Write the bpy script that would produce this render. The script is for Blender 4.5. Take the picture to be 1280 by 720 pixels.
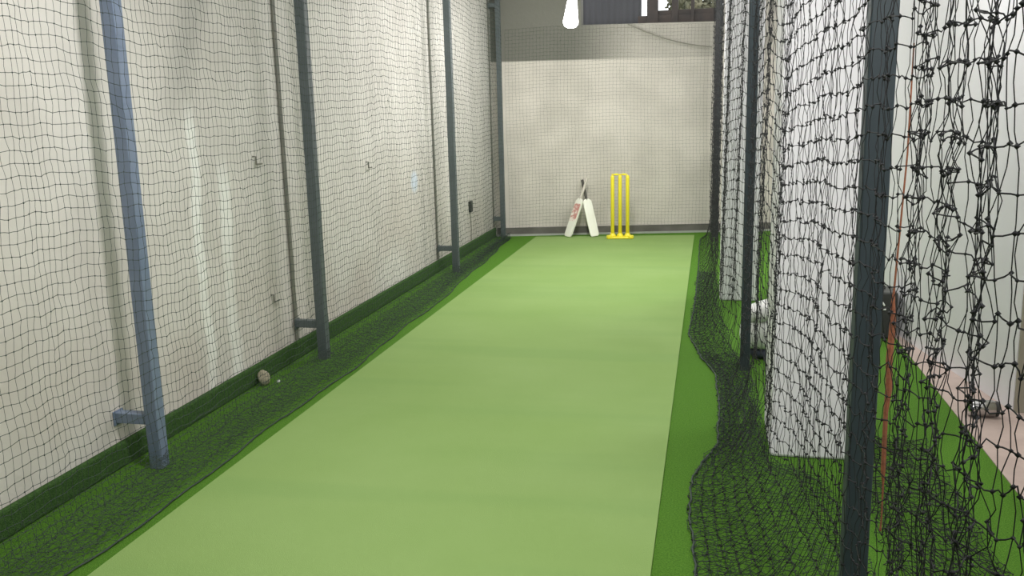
import bpy, bmesh, math, random
import numpy as np
from mathutils import Vector, Matrix, noise
for o in list(bpy.data.objects): bpy.data.objects.remove(o)
S = bpy.context.scene
C = S.collection
random.seed(7); RNG = np.random.default_rng(7)

# ------------------------------------------------------------ camera
CAM_H = 1.55
cam = bpy.data.objects.new('camera', bpy.data.cameras.new('camera')); C.objects.link(cam)
cam.data.sensor_width = 36; cam.data.lens = 1123.0 / 1280 * 36
cam.data.clip_start = 0.05; cam.data.clip_end = 300
R_ = [[0.9769073355612269, -0.018140187321324313, 0.21289197103369625],
      [0.2122684242001497, 0.19607123520495756, -0.9573391179789885],
      [-0.024375680795624615, 0.9804218501895751, 0.19539401694166672]]
M = Matrix(R_).to_4x4(); M.translation = (0, 0, CAM_H); cam.matrix_world = M
S.camera = cam

# ------------------------------------------------------------ world (daylight outside the gap over the far wall)
W = bpy.data.worlds.new('world'); S.world = W; W.use_nodes = True
W.node_tree.nodes['Background'].inputs[0].default_value = (0.95, 0.97, 1, 1)
W.node_tree.nodes['Background'].inputs[1].default_value = 2.2

# ------------------------------------------------------------ lights and exposure
def area(name, loc, size, power, col=(1, 0.98, 0.94), target=None):
    l = bpy.data.lights.new(name, 'AREA'); l.shape = 'RECTANGLE'; l.size, l.size_y = size
    l.energy = power; l.color = col
    o = bpy.data.objects.new(name, l); C.objects.link(o); o.location = loc
    if target: o.rotation_euler = (Vector(target) - Vector(loc)).to_track_quat('-Z', 'Y').to_euler()
    return o
area('lane_light_near', (-0.75, 2.75, 3.15), (0.35, 0.45), 62, target=(-1.3, 2.9, 0))
area('lane_light_middle', (-1.0, 7.3, 3.15), (0.4, 1.2), 60, target=(-1.0, 7.9, 0))
area('side_lane_light', (0.85, 0.6, 3.0), (0.5, 0.9), 44, target=(1.2, 3.8, 0.9))
area('wall_right_fill', (0.90, 4.75, 3.2), (0.3, 0.4), 26, target=(1.36, 5.4, 0.6))  # unseen fill light added to brighten the white right wall
area('side_lane_light_far', (0.75, 8.6, 3.1), (0.35, 0.9), 40)
S.view_settings.view_transform = 'Standard'; S.view_settings.look = 'None'
S.view_settings.gamma = 1; S.view_settings.use_curve_mapping = False
S.view_settings.exposure = 0.20

# ------------------------------------------------------------ materials
def mat(name, col, rough=0.6, metal=0, noise_=None, bump=None, emit=None, emit_s=0, spec=0.5):
    """noise_ = (scale, col2, detail, lo, hi) ; bump = (scale, strength, dist)"""
    m = bpy.data.materials.new(name); m.use_nodes = True
    nt = m.node_tree; b = nt.nodes['Principled BSDF']
    b.inputs['Base Color'].default_value = (*col, 1); b.inputs['Roughness'].default_value = rough
    b.inputs['Metallic'].default_value = metal; b.inputs['Specular IOR Level'].default_value = spec
    tc = nt.nodes.new('ShaderNodeTexCoord')
    if noise_:
        n = nt.nodes.new('ShaderNodeTexNoise'); n.inputs['Scale'].default_value = noise_[0]; n.inputs['Detail'].default_value = noise_[2]
        nt.links.new(tc.outputs['Object'], n.inputs['Vector'])
        r = nt.nodes.new('ShaderNodeValToRGB')
        r.color_ramp.elements[0].position = noise_[3]; r.color_ramp.elements[1].position = noise_[4]
        r.color_ramp.elements[0].color = (*col, 1); r.color_ramp.elements[1].color = (*noise_[1], 1)
        nt.links.new(n.outputs['Fac'], r.inputs['Fac']); nt.links.new(r.outputs['Color'], b.inputs['Base Color'])
    if bump:
        n2 = nt.nodes.new('ShaderNodeTexNoise'); n2.inputs['Scale'].default_value = bump[0]; n2.inputs['Detail'].default_value = 4
        nt.links.new(tc.outputs['Object'], n2.inputs['Vector'])
        bp = nt.nodes.new('ShaderNodeBump'); bp.inputs['Strength'].default_value = bump[1]; bp.inputs['Distance'].default_value = bump[2]
        nt.links.new(n2.outputs['Fac'], bp.inputs['Height']); nt.links.new(bp.outputs['Normal'], b.inputs['Normal'])
    if emit:
        b.inputs['Emission Color'].default_value = (*emit, 1); b.inputs['Emission Strength'].default_value = emit_s
    return m

def math_node(nt, op, a, b=None, c=None):
    n = nt.nodes.new('ShaderNodeMath'); n.operation = op
    for i, v in enumerate((a, b, c)):
        if v is None: continue
        if isinstance(v, (int, float)): n.inputs[i].default_value = v
        else: nt.links.new(v, n.inputs[i])
    return n.outputs[0]
def smooth(nt, v, a, b):
    n = nt.nodes.new('ShaderNodeMapRange'); n.interpolation_type = 'SMOOTHSTEP'
    nt.links.new(v, n.inputs['Value']); n.inputs['From Min'].default_value = a; n.inputs['From Max'].default_value = b
    return n.outputs['Result']
def mix(nt, f, a, b):
    n = nt.nodes.new('ShaderNodeMix'); n.data_type = 'RGBA'
    nt.links.new(f, n.inputs[0])
    for i, v in ((6, a), (7, b)):
        if isinstance(v, tuple): n.inputs[i].default_value = (*v, 1)
        else: nt.links.new(v, n.inputs[i])
    return n.outputs[2]
def mul(nt, *v):
    r = v[0]
    for x in v[1:]: r = math_node(nt, 'MULTIPLY', r, x)
    return r

def wall_left_mat():
    m = mat('painted_plaster_left', (0.63, 0.60, 0.57), 0.75, noise_=(1.7, (0.74, 0.71, 0.68), 8, 0.35, 0.65), bump=(22, 0.35, 0.01))
    nt = m.node_tree; b = nt.nodes['Principled BSDF']
    base = b.inputs['Base Color'].links[0].from_socket
    tc = [n for n in nt.nodes if n.type == 'TEX_COORD'][0]
    sx = nt.nodes.new('ShaderNodeSeparateXYZ'); nt.links.new(tc.outputs['Object'], sx.inputs[0])
    Y, Z = sx.outputs['Y'], sx.outputs['Z']
    wob = nt.nodes.new('ShaderNodeTexNoise'); wob.inputs['Scale'].default_value = 3; wob.inputs['Detail'].default_value = 5
    nt.links.new(tc.outputs['Object'], wob.inputs['Vector'])
    Yw = math_node(nt, 'MULTIPLY_ADD', wob.outputs['Fac'], 0.12, Y)
    # the two strokes of white paint running down the wall
    col = base
    for y0, w, zt in ((4.26, 0.035, 1.55), (4.53, 0.045, 1.25)):
        d = math_node(nt, 'ABSOLUTE', math_node(nt, 'SUBTRACT', Yw, y0))
        f = mul(nt, smooth(nt, d, w * 1.8, w * 0.5), smooth(nt, Z, zt + 0.12, zt - 0.1))
        f = math_node(nt, 'MULTIPLY', f, 0.92)
        col = mix(nt, f, col, (0.93, 0.93, 0.91))
    # slanting soft shadow painted in grey near the top
    d = math_node(nt, 'ABSOLUTE', math_node(nt, 'SUBTRACT', Yw, math_node(nt, 'MULTIPLY_ADD', Z, 0.45, 3.44)))
    f = mul(nt, smooth(nt, d, 0.22, 0.02), smooth(nt, Z, 1.35, 1.9)); f = math_node(nt, 'MULTIPLY', f, 0.45)
    col = mix(nt, f, col, (0.30, 0.30, 0.28))
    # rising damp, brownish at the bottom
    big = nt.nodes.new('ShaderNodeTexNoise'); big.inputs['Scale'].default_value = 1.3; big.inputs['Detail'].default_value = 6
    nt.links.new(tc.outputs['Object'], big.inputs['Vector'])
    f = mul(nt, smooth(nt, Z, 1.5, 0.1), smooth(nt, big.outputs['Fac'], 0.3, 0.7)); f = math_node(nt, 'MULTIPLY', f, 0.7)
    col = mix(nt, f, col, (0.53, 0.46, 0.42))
    # wall turns duller towards its far end
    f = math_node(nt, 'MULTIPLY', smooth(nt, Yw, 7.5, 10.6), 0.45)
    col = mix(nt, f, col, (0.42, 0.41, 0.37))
    # pale blue dab
    d = math_node(nt, 'SQRT', math_node(nt, 'ADD', math_node(nt, 'POWER', math_node(nt, 'SUBTRACT', Y, 7.75), 2), math_node(nt, 'POWER', math_node(nt, 'SUBTRACT', Z, 0.93), 2)))
    col = mix(nt, smooth(nt, d, 0.13, 0.05), col, (0.62, 0.68, 0.78))
    nt.links.new(col, b.inputs['Base Color'])
    return m
def wall_far_mat():
    m = mat('painted_plaster_far', (0.56, 0.525, 0.48), 0.8, noise_=(2.2, (0.68, 0.635, 0.585), 8, 0.35, 0.65), bump=(26, 0.3, 0.01))
    nt = m.node_tree; b = nt.nodes['Principled BSDF']
    base = b.inputs['Base Color'].links[0].from_socket
    tc = [n for n in nt.nodes if n.type == 'TEX_COORD'][0]
    sx = nt.nodes.new('ShaderNodeSeparateXYZ'); nt.links.new(tc.outputs['Object'], sx.inputs[0])
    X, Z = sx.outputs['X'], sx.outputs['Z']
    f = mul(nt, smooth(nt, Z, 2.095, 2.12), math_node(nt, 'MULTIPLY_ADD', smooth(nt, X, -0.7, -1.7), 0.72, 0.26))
    col = mix(nt, f, base, (0.15, 0.15, 0.13))          # shade on the upper wall painted in, deeper to the left
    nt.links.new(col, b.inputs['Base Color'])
    return m
def turf_mat():
    m = mat('artificial_turf', (0.055, 0.165, 0.014), 0.85, noise_=(160, (0.140, 0.32, 0.035), 4, 0.3, 0.72), bump=(260, 0.9, 0.012), spec=0.15)
    return m
def pitch_mat_mat():
    m = mat('pitch_mat_green', (0.215, 0.335, 0.10), 0.85, noise_=(1.1, (0.245, 0.365, 0.125), 5, 0.3, 0.7), bump=(300, 0.35, 0.004), spec=0.2)
    nt = m.node_tree; b = nt.nodes['Principled BSDF']
    base = b.inputs['Base Color'].links[0].from_socket
    tc = [n for n in nt.nodes if n.type == 'TEX_COORD'][0]
    mp = nt.nodes.new('ShaderNodeMapping'); mp.inputs['Scale'].default_value = (0.25, 2.2, 1)
    nt.links.new(tc.outputs['Object'], mp.inputs['Vector'])
    n = nt.nodes.new('ShaderNodeTexNoise'); n.inputs['Scale'].default_value = 1.3; n.inputs['Detail'].default_value = 3
    nt.links.new(mp.outputs[0], n.inputs['Vector'])
    f = math_node(nt, 'MULTIPLY', smooth(nt, n.outputs['Fac'], 0.45, 0.7), 0.35)
    nt.links.new(mix(nt, f, base, (0.185, 0.31, 0.095)), b.inputs['Base Color'])
    return m

MAT = dict(
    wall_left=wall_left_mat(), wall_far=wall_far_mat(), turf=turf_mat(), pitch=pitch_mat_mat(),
    white=mat('white_painted_wall', (0.78, 0.77, 0.82), 0.6, noise_=(2, (0.82, 0.81, 0.86), 6, 0.3, 0.7), bump=(18, 0.2, 0.006)),
    olive=mat('olive_dado_paint', (0.30, 0.28, 0.22), 0.7, noise_=(3, (0.36, 0.34, 0.28), 6, 0.3, 0.7)),
    ceiling=mat('ceiling_concrete', (0.45, 0.45, 0.43), 0.9, noise_=(2, (0.52, 0.52, 0.5), 5, 0.3, 0.7)),
    pink=mat('pinkish_tile', (0.40, 0.31, 0.28), 0.6, noise_=(6, (0.50, 0.40, 0.36), 6, 0.3, 0.7)),
    skirting=mat('dark_grey_board', (0.10, 0.095, 0.085), 0.7, noise_=(5, (0.16, 0.15, 0.135), 4, 0.3, 0.7)),
    upstand=mat('turf_upstand', (0.035, 0.08, 0.022), 0.9, noise_=(90, (0.07, 0.14, 0.042), 4, 0.3, 0.7), bump=(200, 0.8, 0.01), spec=0.1),
    post=mat('blue_grey_enamel', (0.15, 0.195, 0.29), 0.45, noise_=(7, (0.19, 0.235, 0.33), 4, 0.3, 0.7)),  # post paint as it looks well lit
    post_shaded=mat('blue_grey_enamel_shaded', (0.085, 0.105, 0.115), 0.5, noise_=(7, (0.11, 0.13, 0.14), 4, 0.3, 0.7)),  # same post paint with shade mixed into the colour
    post_backlit=mat('blue_grey_enamel_backlit', (0.026, 0.040, 0.050), 0.55, noise_=(7, (0.034, 0.050, 0.060), 4, 0.3, 0.7)),  # same post paint, darkened to look backlit
    strip=mat('dull_angle_iron', (0.13, 0.135, 0.12), 0.6, noise_=(9, (0.2, 0.19, 0.16), 4, 0.3, 0.7)),
    net_left=mat('black_net_twine', (0.048, 0.066, 0.056), 0.7, spec=0.2),
    net_right=mat('charcoal_net_twine', (0.020, 0.021, 0.024), 0.65, spec=0.25),
    yellow=mat('yellow_plastic', (0.86, 0.72, 0.025), 0.4, noise_=(8, (0.92, 0.80, 0.05), 2, 0.3, 0.7)),
    willow=mat('pale_willow', (0.80, 0.80, 0.70), 0.5, noise_=(6, (0.86, 0.87, 0.80), 3, 0.3, 0.7)),
    sticker=mat('faded_red_sticker', (0.55, 0.25, 0.22), 0.5, noise_=(28, (0.82, 0.76, 0.70), 3, 0.42, 0.58)),
    grip=mat('dark_rubber_grip', (0.05, 0.05, 0.045), 0.7, noise_=(40, (0.11, 0.10, 0.09), 2, 0.3, 0.7)),
    grip_pale=mat('pale_rubber_grip', (0.52, 0.49, 0.44), 0.7, noise_=(40, (0.65, 0.60, 0.54), 2, 0.3, 0.7)),
    bulb=mat('glowing_bulb', (1, 1, 1), 0.4, emit=(1, 1, 0.97), emit_s=14),
    cap=mat('lamp_holder_plastic', (0.06, 0.06, 0.06), 0.5, noise_=(20, (0.09, 0.09, 0.09), 2, 0.3, 0.7)),
    steel=mat('polished_steel', (0.62, 0.62, 0.62), 0.22, metal=1, noise_=(12, (0.5, 0.5, 0.5), 3, 0.3, 0.7)),
    black=mat('black_plastic', (0.022, 0.024, 0.024), 0.5, noise_=(15, (0.035, 0.037, 0.036), 3, 0.3, 0.7)),
    mark=mat('white_print', (0.72, 0.74, 0.72), 0.5, noise_=(15, (0.8, 0.8, 0.8), 3, 0.3, 0.7)),
    orange=mat('orange_rope', (0.34, 0.115, 0.055), 0.8, noise_=(60, (0.24, 0.09, 0.05), 4, 0.3, 0.7), bump=(120, 0.7, 0.006)),
    cable=mat('grey_cable', (0.20, 0.19, 0.16), 0.6, noise_=(9, (0.26, 0.25, 0.22), 2, 0.3, 0.7)),
    padding=mat('white_padding_cloth', (0.74, 0.74, 0.74), 0.8, noise_=(14, (0.82, 0.82, 0.82), 4, 0.3, 0.7), bump=(30, 0.4, 0.01)),
    navy=mat('navy_cloth', (0.03, 0.04, 0.07), 0.8, noise_=(14, (0.05, 0.06, 0.09), 3, 0.3, 0.7)),
    sheet=mat('dark_corrugated_sheet', (0.045, 0.046, 0.052), 0.7, noise_=(1.5, (0.06, 0.062, 0.068), 5, 0.3, 0.7)),
    rust=mat('rusty_steel', (0.035, 0.031, 0.029), 0.7, noise_=(8, (0.06, 0.046, 0.04), 5, 0.3, 0.7)),
    leaf=mat('dark_leaves', (0.05, 0.06, 0.03), 0.7, noise_=(6, (0.12, 0.11, 0.06), 4, 0.3, 0.7)),
    stone=mat('beige_stone', (0.30, 0.27, 0.19), 0.85, noise_=(25, (0.42, 0.38, 0.29), 5, 0.3, 0.7), bump=(40, 0.7, 0.01)),
    paper=mat('white_paper', (0.75, 0.8, 0.75), 0.8, noise_=(25, (0.82, 0.85, 0.82), 3, 0.3, 0.7)),
)

# ------------------------------------------------------------ builders
def link(name, me, m, parent=None, shade=False):
    o = bpy.data.objects.new(name, me); C.objects.link(o)
    if m: me.materials.append(m)
    if shade: me.polygons.foreach_set('use_smooth', [True] * len(me.polygons))
    if parent: o.parent = parent
    return o
def obj(name, bm, m, parent=None, shade=False):
    me = bpy.data.meshes.new(name)
    bmesh.ops.recalc_face_normals(bm, faces=bm.faces[:])
    bm.to_mesh(me); bm.free()
    return link(name, me, m, parent, shade)
def thing(name, label, cat, loc=(0, 0, 0), rz=0, group=None):
    o = bpy.data.objects.new(name, None); C.objects.link(o); o.location = loc; o.rotation_euler = (0, 0, rz)
    o.empty_display_size = 0.1
    return tag(o, label, cat, group)
def tag(o, label, cat, group=None):
    o['label'] = label; o['category'] = cat
    if group: o['group'] = group
    return o
def struct(o): o['kind'] = 'structure'; return o
def box(bm, a, b, bevel=0.0):
    t = bmesh.new(); bmesh.ops.create_cube(t, size=1)
    c = [(a[i] + b[i]) / 2 for i in range(3)]; s = [abs(b[i] - a[i]) for i in range(3)]
    bmesh.ops.scale(t, vec=s, verts=t.verts)
    if bevel: bmesh.ops.bevel(t, geom=t.edges[:] , offset=bevel, segments=2, affect='EDGES', profile=0.5)
    bmesh.ops.translate(t, vec=c, verts=t.verts)
    me = bpy.data.meshes.new('t'); t.to_mesh(me); t.free(); bm.from_mesh(me); bpy.data.meshes.remove(me)
    return bm
def prism(bm, pts, z0, z1):
    lo = [bm.verts.new((x, y, z0)) for x, y in pts]; hi = [bm.verts.new((x, y, z1)) for x, y in pts]
    n = len(pts); bm.faces.new(lo[::-1]); bm.faces.new(hi)
    for i in range(n): bm.faces.new((lo[i], lo[(i + 1) % n], hi[(i + 1) % n], hi[i]))
    return bm
def tube(bm, pts, rad, n=8, caps=True):
    pts = [Vector(p) for p in pts]; rings = []
    rads = rad if isinstance(rad, (list, tuple)) else [rad] * len(pts)
    prev = None
    for i, p in enumerate(pts):
        t = (pts[min(i + 1, len(pts) - 1)] - pts[max(i - 1, 0)]).normalized()
        if prev is None:
            a = Vector((0, 0, 1)) if abs(t.z) < 0.9 else Vector((1, 0, 0))
            u = t.cross(a).normalized()
        else: u = (prev - t * prev.dot(t)).normalized()
        prev = u; v = t.cross(u)
        rings.append([bm.verts.new(p + (u * math.cos(2 * math.pi * k / n) + v * math.sin(2 * math.pi * k / n)) * rads[i]) for k in range(n)])
    for a, b in zip(rings, rings[1:]):
        for k in range(n): bm.faces.new((a[k], a[(k + 1) % n], b[(k + 1) % n], b[k]))
    if caps: bm.faces.new(rings[0][::-1]); bm.faces.new(rings[-1])
    return bm
def lathe(bm, prof, n=20, mtx=None):
    rings = []
    for r, z in prof:
        rings.append([bm.verts.new((r * math.cos(2 * math.pi * k / n), r * math.sin(2 * math.pi * k / n), z)) for k in range(n)])
    for a, b in zip(rings, rings[1:]):
        for k in range(n): bm.faces.new((a[k], a[(k + 1) % n], b[(k + 1) % n], b[k]))
    bm.faces.new(rings[0][::-1]); bm.faces.new(rings[-1])
    if mtx: bmesh.ops.transform(bm, matrix=mtx, verts=[v for r in rings for v in r])
    return bm

# netting: every strand is a real three-sided tube, knots are small octahedra
def strands(L, r, V, F, base):
    """L: array (ns, n, 3) of polylines"""
    ns, n, _ = L.shape
    T = np.empty_like(L); T[:, 1:-1] = L[:, 2:] - L[:, :-2]; T[:, 0] = L[:, 1] - L[:, 0]; T[:, -1] = L[:, -1] - L[:, -2]
    T /= np.linalg.norm(T, axis=2, keepdims=True) + 1e-9
    ref = np.array([0.31, 0.17, 0.93]) if np.abs(T[..., 2]).mean() < 0.6 else np.array([0.93, 0.31, 0.17])
    U = np.cross(T, ref); U /= np.linalg.norm(U, axis=2, keepdims=True) + 1e-9
    Wv = np.cross(T, U)
    rings = np.stack([L + r * (math.cos(a) * U + math.sin(a) * Wv) for a in (0, 2.0944, 4.18879)], axis=2)   # ns,n,3,3
    V.append(rings.reshape(-1, 3))
    idx = base + np.arange(ns * n * 3).reshape(ns, n, 3)
    a = idx[:, :-1, :]; b = idx[:, 1:, :]
    q = np.stack([a, np.roll(a, -1, axis=2), np.roll(b, -1, axis=2), b], axis=-1)
    F.append(q.reshape(-1, 4))
    return base + ns * n * 3
def refine(L, jit):
    """insert slack midpoints between knots"""
    ns, n, _ = L.shape
    out = np.empty((ns, 2 * n - 1, 3)); out[:, ::2] = L
    mid = (L[:, 1:] + L[:, :-1]) / 2
    out[:, 1::2] = mid + RNG.normal(0, 1, mid.shape) * jit
    return out
def netting(name, P, r, m, parent=None, jit_u=0.002, jit_v=0.002, knot=0.0, rv=None):
    V, F, base = [], [], 0
    Lu = np.transpose(P, (1, 0, 2)); Lv = P
    base = strands(refine(Lu, jit_u), r, V, F, base)      # rows
    base = strands(refine(Lv, jit_v), rv or r, V, F, base)      # vertical strands
    verts = np.concatenate(V); quads = np.concatenate(F)
    tris = np.zeros((0, 3), int)
    if knot:
        K = P.reshape(-1, 3); o = np.array([(1, 0, 0), (-1, 0, 0), (0, 1, 0), (0, -1, 0), (0, 0, 1), (0, 0, -1)], float)
        kv = (K[:, None] + o[None] * knot * (0.75 + 0.5 * RNG.random((len(K), 1, 1)))).reshape(-1, 3)
        f = np.array([(0, 2, 4), (2, 1, 4), (1, 3, 4), (3, 0, 4), (2, 0, 5), (1, 2, 5), (3, 1, 5), (0, 3, 5)])
        tris = (len(verts) + np.arange(len(K))[:, None, None] * 6 + f[None]).reshape(-1, 3)
        verts = np.concatenate([verts, kv])
    me = bpy.data.meshes.new(name)
    me.vertices.add(len(verts)); me.vertices.foreach_set('co', verts.ravel())
    nq, ntr = len(quads), len(tris)
    me.loops.add(nq * 4 + ntr * 3); me.loops.foreach_set('vertex_index', np.concatenate([quads.ravel(), tris.ravel()]).astype(np.int32))
    me.polygons.add(nq + ntr)
    me.polygons.foreach_set('loop_start', np.concatenate([np.arange(nq) * 4, nq * 4 + np.arange(ntr) * 3]).astype(np.int32))
    me.update(calc_edges=True); me.validate()
    return link(name, me, m, parent)
def wave(x, seed, octs):
    r = np.random.default_rng(seed); y = np.zeros_like(x)
    for fr, am in octs: y += am * np.sin(x * fr + r.random() * 6.28)
    return y

# ================================================================= THE SETTING
LW = -2.60            # left wall
def farY(x): return 10.86 + (x + 2.4) * 0.19
o = struct(obj('floor', box(bmesh.new(), (-3.0, -3, -0.12), (1.22, 12.1, 0)), MAT['turf']))
o = struct(obj('walkway', box(bmesh.new(), (1.22, -3, -0.12), (2.4, 12.1, 0.004)), MAT['pink']))
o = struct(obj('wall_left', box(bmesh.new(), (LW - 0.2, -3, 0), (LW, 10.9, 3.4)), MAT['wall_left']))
o = struct(obj('baseboard_left', box(bmesh.new(), (LW, -3, 0), (LW + 0.03, 10.75, 0.115), 0.01), MAT['upstand']))
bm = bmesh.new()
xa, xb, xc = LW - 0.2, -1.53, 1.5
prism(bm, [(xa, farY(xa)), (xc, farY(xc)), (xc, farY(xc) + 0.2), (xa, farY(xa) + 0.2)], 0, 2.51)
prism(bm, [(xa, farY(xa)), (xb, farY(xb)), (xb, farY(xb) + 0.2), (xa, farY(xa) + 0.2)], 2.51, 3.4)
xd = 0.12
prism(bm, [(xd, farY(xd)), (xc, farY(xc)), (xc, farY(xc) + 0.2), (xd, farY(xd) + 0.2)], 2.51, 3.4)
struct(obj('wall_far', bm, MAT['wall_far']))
bm = bmesh.new(); xa, xc = LW + 0.03, 1.1
prism(bm, [(xa, farY(xa) - 0.03), (xc, farY(xc) - 0.03), (xc, farY(xc)), (xa, farY(xa))], 0.0, 0.10)
struct(obj('baseboard_far', bm, MAT['skirting']))
bm = bmesh.new()
prism(bm, [(xa, farY(xa) - 0.055), (xc, farY(xc) - 0.055), (xc, farY(xc) - 0.03), (xa, farY(xa) - 0.03)], 0.0, 0.022)
struct(obj('trim_1', bm, mat('grey_edge_strip', (0.34, 0.36, 0.33), 0.6, noise_=(9, (0.4, 0.42, 0.38), 3, 0.3, 0.7))))
bm = bmesh.new()
prism(bm, [(1.50, 4.72), (1.24, 6.3), (1.14, 12.0), (1.7, 12.0), (1.74, 4.72)], 0.004, 3.4)
struct(obj('wall_right', bm, MAT['white']))
bm = bmesh.new(); prism(bm, [(1.72, -3), (1.72, 4.72), (1.9, 4.72), (1.9, -3)], 1.02, 3.4)
struct(obj('wall_right_near', bm, MAT['white']))
bm = bmesh.new(); prism(bm, [(1.70, -3), (1.70, 4.70), (1.505, 4.70), (1.505, 4.72), (1.9, 4.72), (1.9, -3)], 0.004, 1.02)
struct(obj('trim_2', bm, MAT['olive']))
struct(obj('ceiling', box(bmesh.new(), (-3.0, -3, 3.4), (2.4, 11.0, 3.5)), MAT['ceiling']))
struct(obj('wall_back', box(bmesh.new(), (-3.0, -3.2, 0), (2.4, -3.0, 3.4)), MAT['white']))

# mat on the pitch
bm = bmesh.new()
prism(bm, [(-2.07, -2.9), (-0.17, -2.9), (-0.17, 10.95), (-2.07, 10.73)], 0.0, 0.009)
tag(obj('pitch_mat', bm, MAT['pitch']), 'light green pitch mat rolled down the middle of the lane', 'mat')

# square white columns
def column(x0, x1, y0, y1, label):
    bm = bmesh.new(); box(bm, (x0, y0, 0), (x1, y1, 3.4), 0.012)
    return struct(obj('column', bm, MAT['white']))
column(0.285, 0.72, 3.94, 4.40, '')
column(0.095, 0.385, 7.25, 7.60, '')

# ================================================================= POSTS
def post(y, x, label, bracket=True, strip=True, m='post', w=0.062, h=3.3, bz=0.23, group='steel posts along the left net', z_top=2.75):
    t = thing('steel_post', label, 'post', (x, y, 0), 0, group)
    bm = bmesh.new(); box(bm, (-w / 2, -w / 2, 0), (w / 2, w / 2, h), 0.004); obj('pole', bm, MAT[m], t)
    if bracket:
        d = (x - w / 2) - (LW + (0.014 if strip else 0.002))
        for z in (bz, z_top):
            bm = bmesh.new(); box(bm, (-w / 2 - d, -0.025, z - 0.024), (-w / 2, 0.025, z + 0.024), 0.003)
            # welded end flange
            box(bm, (-w / 2 - d, -0.034, z - 0.036), (-w / 2 - d + 0.006, 0.034, z + 0.030), 0.001)
            obj('bracket', bm, MAT[m], t)
    if strip:
        bm = bmesh.new(); box(bm, (LW + 0.001 - x, -0.018, 0.12), (LW + 0.014 - x, 0.018, h), 0.002)
        obj('wall_strip', bm, MAT['strip'], t)
    return t
post(3.40, -2.41, 'nearest light blue-grey steel post at the left net', strip=False)
post(5.21, -2.41, 'second shaded grey steel post from the camera at the left net', m='post_shaded')
post(8.35, -2.41, 'third shaded grey steel post from the camera at the left net', m='post_shaded')
post(10.72, -2.475, 'shaded grey steel post at the left net in the far corner of the lane', m='post_shaded', w=0.055)
RP = [(0.385, 2.30), (0.222, 5.30), (0.075, 10.9)]
g = 'dark steel posts along the right net'
post(2.30, 0.385, 'thick dark backlit steel post nearest the camera at the right net', False, False, 'post_backlit', group=g)
post(5.30, 0.222, 'dark steel post behind the right net next to the white padded bundle', False, False, 'post_backlit', w=0.056, group=g)
post(10.9, 0.070, 'dark steel post at the far end of the right net', False, False, 'post_backlit', w=0.07, group=g)
post(3.25, 1.155, 'blue-grey post standing at the edge of the pinkish walkway', False, False, 'post', w=0.05, group=None)

# ================================================================= NETS
# ---- left net: hangs just in front of the left posts, tail lies on the turf
t = thing('cricket_net', 'long black square-mesh net hanging along the left wall', 'net', (-2.36, 6.2, 0))
Yg = np.arange(1.9, 10.62, 0.033); nz = 66; Zg = np.linspace(2.95, 0.03, nz)
YY, ZZ = np.meshgrid(Yg, Zg, indexing='ij')
X = -2.355 + wave(YY, 3, [(2.1, .012), (5.3, .008), (11, .005)]) * (1 - 0.35 * ZZ / 3) - 0.07 * np.clip((YY - 8.3) / 2.3, 0, 1)
X = np.maximum(X, -2.372 - 0.07 * np.clip((YY - 8.3) / 2.3, 0, 1))
Zw = ZZ + wave(YY, 5, [(1.25, .022), (3.4, .012), (7.7, .006)]) * np.clip(ZZ, 0, 1) + 0.004 * np.sin(YY * 31 + ZZ * 9)
Yw = YY + wave(ZZ, 6, [(2.0, .014), (4.7, .008)]) + wave(YY, 8, [(9, .010), (17, .006)]) + wave(YY + 2.3 * ZZ, 9, [(6, .006)])
P = np.stack([X, Yw, np.maximum(Zw, 0.015)], axis=2) + RNG.normal(0, 0.0018, (len(Yg), nz, 3))
P[..., 2] = np.maximum(P[..., 2], 0.012)
loc = np.array([-2.36, 6.2, 0])
netting('mesh', P - loc, 0.0013, MAT['net_left'], t, knot=0.0034, rv=0.00085, jit_u=0.001, jit_v=0.001)
# tail on the ground, several slack folds deep
def edgeL(y): return np.interp(y, [1.5, 3, 5, 7, 9, 10.6], [-2.16, -2.135, -2.13, -2.17, -2.27, -2.36]) + wave(y, 21, [(3.1, .012), (8.3, .008)])
for k in range(3):
    n2 = 13 - k; Yt = np.arange(1.9, 10.6, 0.036)
    s = np.linspace(0, 1, n2); YY, SS = np.meshgrid(Yt, s, indexing='ij')
    x0 = -2.36 if k % 2 == 0 else -2.475
    e = edgeL(YY) - 0.03 * k
    X = x0 + (e - x0) * SS ** 0.9
    Z = 0.008 + 0.006 * k + 0.022 * np.abs(wave(YY * 1.0 + SS * 5, 30 + k, [(13, .5), (29, .5)])) * (1 - SS * 0.6) + 0.05 * (1 - SS) ** 2
    P = np.stack([X, YY + 0.02 * np.sin(SS * 9 + k), Z], axis=2) + RNG.normal(0, 0.007, (*YY.shape, 3)) * np.array([1, 1, .4])
    P[..., 2] = np.maximum(P[..., 2], 0.004); P[..., 0] = np.maximum(P[..., 0], LW + 0.045)
    netting('tail_fold', P - loc, 0.0008, MAT['net_left'], t, jit_u=0.004, jit_v=0.004, knot=0.0026)
bm = bmesh.new(); ys = np.arange(1.9, 10.6, 0.05)
tube(bm, [(float(edgeL(np.array(y))) + 0.36 * 0 + 2.36 + random.gauss(0, .002), y - 6.2, 0.008) for y in ys], 0.0035, 5)
obj('hem_cord', bm, MAT['net_left'], t)

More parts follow.
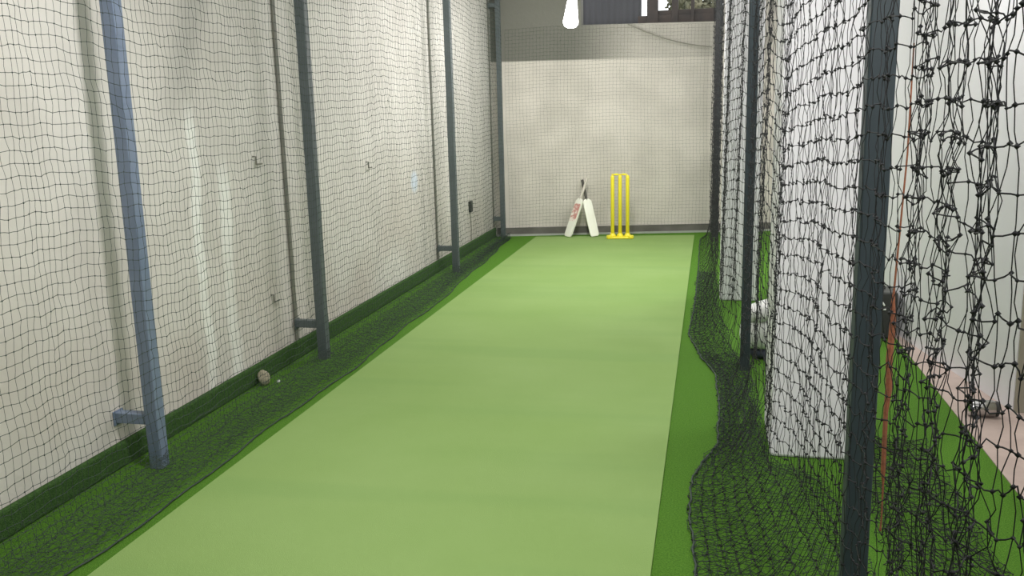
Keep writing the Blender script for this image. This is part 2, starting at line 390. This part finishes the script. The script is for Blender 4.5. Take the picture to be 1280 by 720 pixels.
# ---- far net in front of the far wall
t = thing('cricket_net', 'fine dark net stretched flat over the far wall', 'net', (-1.2, 11.0, 0))
Xg = np.arange(-2.42, 0.05, 0.041); Zg = np.linspace(2.49, 0.11, 59)
XX, ZZ = np.meshgrid(Xg, Zg, indexing='ij')
P = np.stack([XX + wave(ZZ, 41, [(3, .008)]), farY(XX) - 0.045 + 0.006 * np.sin(XX * 5), ZZ + wave(XX, 42, [(2.5, .012), (7, .005)])], axis=2) + RNG.normal(0, .0015, (*XX.shape, 3))
netting('mesh', P - np.array([-1.2, 11.0, 0]), 0.00085, MAT['net_left'], t, knot=0.002)

# ---- right net: fuller, looser, bigger mesh, gathered on the dark posts
t = thing('cricket_net', 'loose black wide-mesh net hanging in folds along the right side', 'net', (0.3, 5.0, 0))
loc = np.array([0.3, 5.0, 0])
ctrl = np.array([  # plan (x, y) near -> far, on the lane side of the posts
    (0.455, 0.95), (0.405, 1.12), (0.43, 1.27), (0.375, 1.40), (0.425, 1.50), (0.372, 1.60), (0.418, 1.68), (0.365, 1.78), (0.405, 1.88), (0.358, 2.00),
    (0.365, 2.12), (0.340, 2.26), (0.343, 2.36), (0.325, 2.55), (0.300, 2.80), (0.275, 3.05), (0.252, 3.30), (0.225, 3.60), (0.236, 3.95), (0.212, 4.2), (0.228, 4.5), (0.196, 4.75), (0.215, 5.0),
    (0.176, 5.24), (0.175, 5.36), (0.130, 5.7), (0.105, 6.1), (0.078, 6.5), (0.062, 6.9), (0.050, 7.3), (0.050, 7.8), (0.045, 8.3), (0.045, 8.9), (0.038, 9.5), (0.038, 10.1), (0.022, 10.8), (0.02, 10.95)])
def resample(c, ds, dense=40):
    # Catmull-Rom, then equal arc steps
    pts = []
    for i in range(len(c) - 1):
        p0, p1, p2, p3 = c[max(i - 1, 0)], c[i], c[i + 1], c[min(i + 2, len(c) - 1)]
        for tt in np.linspace(0, 1, dense, endpoint=False):
            pts.append(0.5 * (2 * p1 + (p2 - p0) * tt + (2 * p0 - 5 * p1 + 4 * p2 - p3) * tt ** 2 + (3 * p1 - p0 - 3 * p2 + p3) * tt ** 3))
    pts = np.array(pts); d = np.concatenate([[0], np.cumsum(np.linalg.norm(np.diff(pts, axis=0), axis=1))])
    out = []; s = 0
    while s < d[-1]:
        out.append((np.interp(s, d, pts[:, 0]), np.interp(s, d, pts[:, 1])))
        y = out[-1][1]
        s += ds(y)
    return np.array(out)
path = resample(ctrl, lambda y: 0.019 if y < 1.95 else (0.030 if y < 2.5 else (0.026 if y < 3.5 else (0.042 if y < 5.3 else (0.032 if y < 7.5 else 0.05)))))
nv = 50; Zg = np.concatenate([np.linspace(2.95, 0.36, 44)])
def edgeR(y): return np.interp(y, [0.9, 2.0, 2.84, 3.3, 3.62, 3.85, 4.01, 4.5, 5.15, 5.5, 6.07, 7.0, 8.5, 10.0, 10.6, 10.95],
                               [0.02, 0.0, -0.02, -0.055, -0.05, 0.0, 0.055, 0.07, 0.055, -0.03, -0.12, -0.10, -0.09, -0.10, -0.095, -0.03])
nskirt = 8
px, py = path[:, 0], path[:, 1]
rows = []
sag = wave(py, 50, [(1.9, .020), (12.5, .006)]) + np.interp(py, [2.3, 3.0, 3.25, 3.55, 3.9, 4.3, 4.8, 5.3, 6.0, 7.0, 8.5], [.02, 0, -.045, -.01, .05, .01, -.04, .04, -.02, .02, -.01])
fold = wave(py, 52, [(3.3, .6), (8.0, .4)])
for z in Zg:
    a = (3 - z) / 3
    hang = 0.020 * np.sin(py * 9 + z * 1.1) * (0.3 + a) * np.clip(py - 2.4, 0, 1)
    dx = hang * (py > 2.45)
    rows.append(np.stack([px + np.minimum(dx, 0.012), py + 0.02 * np.sin(z * 3 + py * 6) * a, z + sag * min(1, (2.95 - z) * 2 + 0.2) + 0.0 * fold], axis=1))
e = edgeR(py)
for k in range(1, nskirt + 1):       # the tail sweeps out on to the turf
    s = k / nskirt
    z = 0.36 * (1 - s) ** 2.4 + 0.008
    x = px + (e - px) * (s ** 1.25)
    near = np.clip((2.2 - py) / 0.3, 0, 1)
    x = x * (1 - near) + (px + 0.03 * np.sin(s * 9)) * near
    z2 = z * (1 - near) + (0.36 * (1 - s) + 0.008) * near
    rows.append(np.stack([x, py + 0.012 * np.sin(s * 14 + py * 7), z2 + 0.01 * np.abs(np.sin(py * 21 + s * 8)) * (1 - s) + sag * (1 - s) ** 2], axis=1))
P = np.stack(rows, axis=1)
sig = np.where(P[..., 1:2] < 2.1, 0.0055, 0.0036)
P = P + RNG.normal(0, 1, P.shape) * sig
# pull neighbouring strands together here and there so that the mesh reads as long loops
alt = ((np.arange(P.shape[0])[:, None] + np.arange(P.shape[1])[None]) % 2) * 2 - 1
P[..., 1] += alt * np.where(P[..., 1] < 2.1, 0.010, 0.008) * (P[..., 1] < 5.2)
P[..., 2] = np.maximum(P[..., 2], 0.005)
netting('mesh', P - loc, 0.0015, rv=0.00105, m=MAT['net_right'], parent=t, jit_u=0.003, jit_v=0.0035, knot=0.0042)
# slack folds of the tail on the turf, both sides of the posts
for k in range(2):
    Yt = np.arange(1.6, 5.6 if k else 8.5, 0.038); n2 = 17
    s = np.linspace(0, 1, n2); YY, SS = np.meshgrid(Yt, s, indexing='ij')
    pxs = np.interp(YY, py, px) + np.interp(YY, [1.5, 3.65, 3.85, 9], [0.25, 0.25, 0.03, 0.03]) + 0.02 * k
    e = edgeR(YY) + 0.012 * k + wave(YY, 60 + k, [(5, .006), (11, .005)])
    Xx = pxs + (e - pxs) * SS
    Zz = 0.008 + 0.005 * k + 0.02 * np.abs(wave(YY + SS * 4, 70 + k, [(11, .5), (23, .5)])) * (1.05 - SS)
    P = np.stack([Xx, YY + 0.02 * np.sin(SS * 8 + k), Zz], axis=2) + RNG.normal(0, 0.008, (*YY.shape, 3)) * np.array([1, 1, .3])
    P[..., 2] = np.maximum(P[..., 2], 0.004)
    netting('tail_fold', P - loc, 0.0011, MAT['net_left'], t, jit_u=0.005, jit_v=0.005, knot=0.0030)
# short net layer dropped outside the posts over the side turf
Yt = np.arange(1.5, 4.2, 0.045); s = np.linspace(0, 1, 13); YY, SS = np.meshgrid(Yt, s, indexing='ij')
for k in range(2):
    P = np.stack([0.62 + 0.34 * SS + 0.02 * k, YY + 0.03 * np.sin(SS * 6), 0.01 + 0.02 * np.abs(np.sin(YY * 9 + SS * 7))], axis=2) + RNG.normal(0, 0.010, (*YY.shape, 3)) * np.array([1, 1, .3])
    P[..., 2] = np.maximum(P[..., 2], 0.004)
    netting('tail_fold', P - loc, 0.0015, MAT['net_right'], t, jit_u=0.006, jit_v=0.006, knot=0.0034)
bm = bmesh.new(); ys = np.arange(2.0, 10.95, 0.04)
tube(bm, [(float(edgeR(y)) - 0.3 + random.gauss(0, .003), y - 5.0, 0.010) for y in ys], 0.004, 5)
obj('hem_cord', bm, MAT['net_left'], t)

# ================================================================= STUMPS
def to_local(o, pts): return pts
t = thing('cricket_stumps', 'bright yellow plastic set of three stumps on a base by the far wall', 'stumps', (-1.03, 10.62, 0.010), 0.08)
t.scale = (1, 1, 1.045)
for i, x in enumerate((-0.088, 0.0, 0.088)):
    bm = bmesh.new()
    lathe(bm, [(0.015, 0.028), (0.022, 0.034), (0.022, 0.675), (0.0215, 0.70), (0.015, 0.712), (0.008, 0.716)], 16)
    s = obj('stump', bm, MAT['yellow'], t, True); s.location = (x, 0, 0)
for x in (-0.046, 0.046):
    bm = bmesh.new()
    mtx = Matrix.Translation((x, 0, 0.723)) @ Matrix.Rotation(math.pi / 2, 4, 'Y')
    lathe(bm, [(0.005, -0.052), (0.007, -0.05), (0.007, -0.022), (0.011, -0.018), (0.0125, 0), (0.011, 0.018), (0.007, 0.022), (0.007, 0.036), (0.005, 0.04)], 12, mtx)
    obj('bail', bm, MAT['yellow'], t, True)
bm = bmesh.new()
box(bm, (-0.125, -0.055, 0), (0.125, 0.055, 0.022), 0.008)
for x in (-0.088, 0, 0.088): lathe(bm, [(0.040, 0.018), (0.040, 0.034), (0.030, 0.048), (0.024, 0.060)], 18, Matrix.Translation((x, 0, 0)))
for x in (-0.125, 0.125): lathe(bm, [(0.03, 0.0), (0.036, 0.006), (0.036, 0.030), (0.030, 0.038)], 18, Matrix.Translation((x, -0.03, 0)))
obj('base', bm, MAT['yellow'], t)

# ================================================================= BATS
def bat(foot, top, spin, label, sticker, grip_m):
    """blade toe at foot, end of the grip at top; the flat face turned by spin about the length"""
    foot, top = Vector(foot), Vector(top); d = (top - foot); Ln = d.length; z = d.normalized()
    x = Vector((1, 0, 0)); x = (x - z * x.dot(z)).normalized(); y = z.cross(x)
    Rm = Matrix((x, y, z)).transposed() @ Matrix.Rotation(spin, 3, 'Z')
    t = thing('cricket_bat', label, 'bat', foot, 0, 'cricket bats')
    t.rotation_mode = 'QUATERNION'; t.rotation_quaternion = Rm.to_quaternion()
    bl = Ln * 0.655; w = 0.054
    bm = bmesh.new(); prof = []
    # stations: z, halfwidth, face y, edge y, spine y
    st = [(0.0, 0.040, -0.010, 0.004, 0.010), (0.012, 0.050, -0.012, 0.006, 0.016), (0.05, w, -0.013, 0.010, 0.024), (bl * .35, w, -0.013, 0.013, 0.034),
          (bl * .75, w, -0.013, 0.010, 0.026), (bl * .93, w * .97, -0.012, 0.008, 0.020), (bl * .975, w * .70, -0.012, 0.008, 0.018), (bl, 0.020, -0.012, 0.009, 0.016)]
    rings = []
    for zz, hw, fy, ey, sy in st:
        ring = [(-hw, fy + .002), (-hw * .5, fy - .002), (hw * .5, fy - .002), (hw, fy + .002), (hw, ey), (hw * .35, sy * .85), (0, sy), (-hw * .35, sy * .85), (-hw, ey)]
        rings.append([bm.verts.new((a, b, zz)) for a, b in ring])
    for a, b in zip(rings, rings[1:]):
        n = len(a)
        for k in range(n): bm.faces.new((a[k], a[(k + 1) % n], b[(k + 1) % n], b[k]))
    bm.faces.new(rings[0][::-1]); bm.faces.new(rings[-1])
    b = obj('blade', bm, MAT['willow'], t)
    if sticker:
        bm = bmesh.new(); box(bm, (-0.046, -0.0165, bl * .40), (0.046, -0.0145, bl * .86), 0.0005)
        obj('sticker', bm, MAT['sticker'], b)['label'] = 'faded red and white sticker'
    bm = bmesh.new()
    lathe(bm, [(0.014, bl - 0.03), (0.0155, bl + 0.02), (0.0165, bl + .1), (0.0165, Ln - 0.03), (0.019, Ln - 0.012), (0.016, Ln - 0.002), (0.010, Ln)], 14)
    obj('grip', bm, MAT[grip_m], t, True)
    return t
bat((-1.672, 10.70, 0.016), (-1.455, 10.90, 0.70), -0.55, 'cricket bat leaning right with a faded red sticker on its white blade', True, 'grip_pale')
bat((-1.345, 10.74, 0.016), (-1.525, 10.95, 0.68), 0.35, 'cricket bat leaning left with a plain white blade next to the yellow stumps', False, 'grip')

# ================================================================= LAMP by the far wall
t = thing('hanging_lamp', 'glowing white bulb hanging high in front of the far wall', 'lamp', (-1.385, 9.2, 2.33))
t.rotation_euler = (0, math.radians(5), 0); t.scale = (0.86, 0.86, 1.0)
bm = bmesh.new()
lathe(bm, [(0.035, 0.0), (0.062, 0.008), (0.082, 0.03), (0.088, 0.055), (0.080, 0.10), (0.068, 0.17), (0.057, 0.24), (0.050, 0.27)], 28)
obj('bulb', bm, MAT['bulb'], t, True)
bm = bmesh.new(); lathe(bm, [(0.052, 0.27), (0.056, 0.29), (0.050, 0.33), (0.030, 0.35), (0.026, 0.42), (0.012, 0.44)], 20); obj('lamp_holder', bm, MAT['cap'], t, True)
bm = bmesh.new(); tube(bm, [(0, 0, 0.43), (0.01, 0, 0.7), (-0.09, 0, 1.065)], 0.005, 6); obj('cord', bm, MAT['cap'], t)
l = bpy.data.lights.new('bulb_light', 'POINT'); l.energy = 44; l.shadow_soft_size = 0.10; l.color = (1, 0.98, 0.93)
lo = bpy.data.objects.new('bulb_light', l); C.objects.link(lo); lo.location = (-1.385, 9.2, 2.22)

# ================================================================= over the far wall: sheet, frame, outdoors
y0 = farY(-1.2) + 0.75
t = thing('corrugated_sheet', 'dark blue-grey metal sheet closing the gap above the far wall', 'sheet', (-1.3, y0, 2.3))
bm = bmesh.new(); prev = None; n = 64; xL, xR = -0.55, 0.424
for i in range(n + 1):
    x = xL + (xR - xL) * i / n; y = 0.004 * math.sin(i * 1.2)
    a = [bm.verts.new((x, y, -0.15)), bm.verts.new((x, y, 1.1)), bm.verts.new((x, y + 0.004, 1.1)), bm.verts.new((x, y + 0.004, -0.15))]
    if prev:
        for k in range(4): bm.faces.new((prev[k], prev[(k + 1) % 4], a[(k + 1) % 4], a[k]))
    prev = a
obj('sheet', bm, MAT['sheet'], t)
bm = bmesh.new(); box(bm, (xL, -0.06, 0.86), (xR, -0.02, 0.92), 0.004); obj('rail', bm, MAT['rust'], t)
for x0_, w_, lab in ((-0.806, 0.139, 'wide dark upright beside the bright slit above the far wall'), (-0.500, 0.079, 'narrow rusty upright in the middle of the gap above the far wall'), (-0.265, 0.04, 'thin rusty upright near the right end of the gap above the far wall')):
    bm = bmesh.new(); box(bm, (x0_, y0 - 0.05, 2.1), (x0_ + w_, y0, 3.5), 0.004)
    tag(obj('upright', bm, MAT['rust'], None), lab, 'post', 'uprights above the far wall')
bm = bmesh.new(); box(bm, (-0.92, y0 - 0.03, 2.1), (0.5, y0 + 0.01, 2.655), 0.004); box(bm, (-0.74, y0 - 0.02, 2.6), (0.5, y0 + 0.005, 2.712), 0.004)
tag(obj('sill_board', bm, MAT['rust']), 'dark low board along the bottom of the gap above the far wall', 'board')
# trees beyond
def foliage(center, rad, n, seed, label):
    r = random.Random(seed); bm = bmesh.new()
    for i in range(n):
        th, ph = r.random() * 6.283, math.acos(2 * r.random() - 1); q = r.random() ** 0.4
        c = Vector((rad[0] * q * math.sin(ph) * math.cos(th), rad[1] * q * math.sin(ph) * math.sin(th), rad[2] * q * math.cos(ph)))
        u = Vector((r.gauss(0, 1), r.gauss(0, 1), r.gauss(0, 1))).normalized(); v = u.orthogonal().normalized()
        s = r.uniform(0.04, 0.09)
        bm.faces.new([bm.verts.new(c + u * s), bm.verts.new(c + v * s * .45), bm.verts.new(c - u * s), bm.verts.new(c - v * s * .45)])
    t = thing('tree', label, 'tree', center)
    obj('foliage', bm, MAT['leaf'], t)
    bm = bmesh.new(); tube(bm, [(0, 0, -center[2]), (0.05, 0, -rad[2] * .4), (0, 0.03, rad[2] * .5)], [0.09, 0.06, 0.02], 8); obj('trunk', bm, MAT['rust'], t)
foliage((-0.30, 15.0, 2.95), (0.46, 0.6, 0.44), 1300, 3, 'dark tree crown seen outdoors through the gap above the far wall')

# cable sagging across the top of the far wall
bm = bmesh.new(); pts = []
for i in range(25):
    s = i / 24; x = -0.98 + s * 0.98
    pts.append((x, farY(x) - 0.075 - 0.0 * s, 2.50 - 0.29 * s - 0.05 * math.sin(math.pi * s)))
tube(bm, pts, 0.007, 6)
tag(obj('cable', bm, MAT['cable']), 'thin cable sagging across the upper right of the far wall', 'cable')

# switch box on the left wall
t = thing('switch_box', 'small dark switch box fixed on the left wall near the far end', 'switch', (LW, 9.62, 0.50))
bm = bmesh.new(); box(bm, (0, -0.045, -0.06), (0.03, 0.045, 0.06), 0.004); obj('case', bm, MAT['black'], t)
bm = bmesh.new(); box(bm, (0.03, -0.015, -0.025), (0.037, 0.015, 0.025), 0.002); obj('rocker', bm, MAT['cap'], t)
bm = bmesh.new(); tube(bm, [(0.008, 0, -0.06), (0.008, 0.02, -0.25), (0.008, 0.0, -0.38)], 0.004, 6); obj('wire', bm, MAT['cable'], t)

# metal hooks in the left wall
for y, z, lab in ((4.83, 1.27, 'small bent metal hook in the left wall between the first two posts, upper one'), (6.60, 1.13, 'small bent metal hook in the left wall right of the second post'), (4.92, 0.43, 'small bent metal hook low on the left wall before the second post')):
    bm = bmesh.new(); tube(bm, [(LW, y, z + .045), (LW + .02, y, z + .045), (LW + .02, y, z), (LW + .02, y + .07, z)], 0.005, 6)
    tag(obj('wall_hook', bm, MAT['strip']), lab, 'hook', 'hooks in the left wall')

# ================================================================= odds and ends on the right
t = thing('equipment_case', 'black case with a small white mark on the walkway edge behind the net', 'case', (1.09, 6.25, 0.0))
bm = bmesh.new(); box(bm, (-0.14, -0.12, 0.004), (0.125, 0.12, 0.315), 0.012); obj('case', bm, MAT['black'], t)
bm = bmesh.new(); tube(bm, [(-0.06, 0, 0.31), (-0.06, 0, 0.335), (0.06, 0, 0.335), (0.06, 0, 0.31)], 0.007, 6); obj('handle', bm, MAT['black'], t)
bm = bmesh.new()
for a, b in (((-0.075, 0.215), (-0.045, 0.265)), ((-0.045, 0.265), (-0.015, 0.215)), ((-0.062, 0.232), (-0.028, 0.232)), ((-0.085, 0.19), (-0.005, 0.19))):
    tube(bm, [(a[0] + 0.058, -0.121, a[1] + 0.012), (b[0] + 0.058, -0.121, b[1] + 0.012)], 0.006, 6)
obj('white_mark', bm, MAT['mark'], t)

# orange rope hanging on the outside of the right net
bm = bmesh.new()
prof = [(1.68, 0.470, .0018), (1.42, 0.468, .0022), (1.08, 0.458, .0026), (1.05, 0.458, .0050), (1.00, 0.457, .0075), (0.90, 0.457, .0085), (0.82, 0.456, .0085), (0.76, 0.456, .006), (0.60, 0.458, .006), (0.56, 0.459, .0025), (0.46, 0.460, .0022), (0.43, 0.460, .003)]
tube(bm, [(x + 0.002 * math.sin(z * 40), 2.36, z) for z, x, r in prof], [r for z, x, r in prof], 8)
tag(obj('rope', bm, MAT['orange']), 'frayed orange rope hanging beside the nearest dark post', 'rope')

# white padded bundle on the turf beside the second dark post
t = thing('padded_bundle', 'white padded bundle lying on the turf beside the second dark post', 'bundle', (0.315, 5.62, 0))
def pillow(sx, sy, sz, mtx, name, m, n=3.2):
    bm = bmesh.new(); bmesh.ops.create_uvsphere(bm, u_segments=32, v_segments=18, radius=1)
    for v in bm.verts:
        p = v.co; q = sum(abs(c) ** n for c in p) ** (1 / n); p = p / q
        w = 0.03 * noise.noise(p * 3.1 + Vector((sx * 40, 0, 0)))
        v.co = Vector((p.x * sx * (1 + w), p.y * sy * (1 + w), p.z * sz * (1 + 2 * w)))
    bmesh.ops.transform(bm, matrix=mtx, verts=bm.verts)
    return obj(name, bm, m, t, True)
pillow(0.145, 0.11, 0.095, Matrix.Translation((0.03, 0, 0.15)), 'lower_pad', MAT['padding'])
pillow(0.145, 0.11, 0.055, Matrix.Translation((0.045, 0, 0.295)) @ Matrix.Rotation(-0.30, 4, 'Y'), 'upper_pad', MAT['padding'])
pillow(0.115, 0.10, 0.030, Matrix.Translation((0.06, 0, 0.032)), 'underside', MAT['navy'])

# steel canister lying on the walkway
t = thing('steel_canister', 'short shiny steel cylinder lying on the pinkish walkway at the foot of the white wall', 'canister', (1.335, 4.62, 0.004 + 0.042), 0)
t.scale = (0.8, 0.8, 0.8)
mt = Matrix.Rotation(math.pi / 2, 4, 'Y')
bm = bmesh.new(); lathe(bm, [(0.030, -0.085), (0.048, -0.078), (0.052, -0.066), (0.052, 0.060), (0.048, 0.068)], 24, mt); obj('body', bm, MAT['steel'], t, True)
bm = bmesh.new(); lathe(bm, [(0.047, 0.066), (0.047, 0.085), (0.040, 0.09)], 24, mt); obj('cap', bm, MAT['black'], t)

# small things in the gutter by the left wall
bm = bmesh.new(); bmesh.ops.create_icosphere(bm, subdivisions=3, radius=0.035)
for v in bm.verts: v.co *= 1 + 0.35 * noise.noise(v.co * 30); v.co.z *= 1.3; v.co += Vector((-2.528, 4.62, 0.044))
tag(obj('stone', bm, MAT['stone']), 'small beige stone on the turf at the foot of the left wall', 'stone')
bm = bmesh.new(); bmesh.ops.create_icosphere(bm, subdivisions=2, radius=0.010)
for v in bm.verts: v.co *= 1 + 0.5 * noise.noise(v.co * 90); v.co += Vector((-2.40, 4.55, 0.05))
tag(obj('paper_scrap', bm, MAT['paper']), 'tiny white paper scrap on the net tail near the beige stone', 'paper')
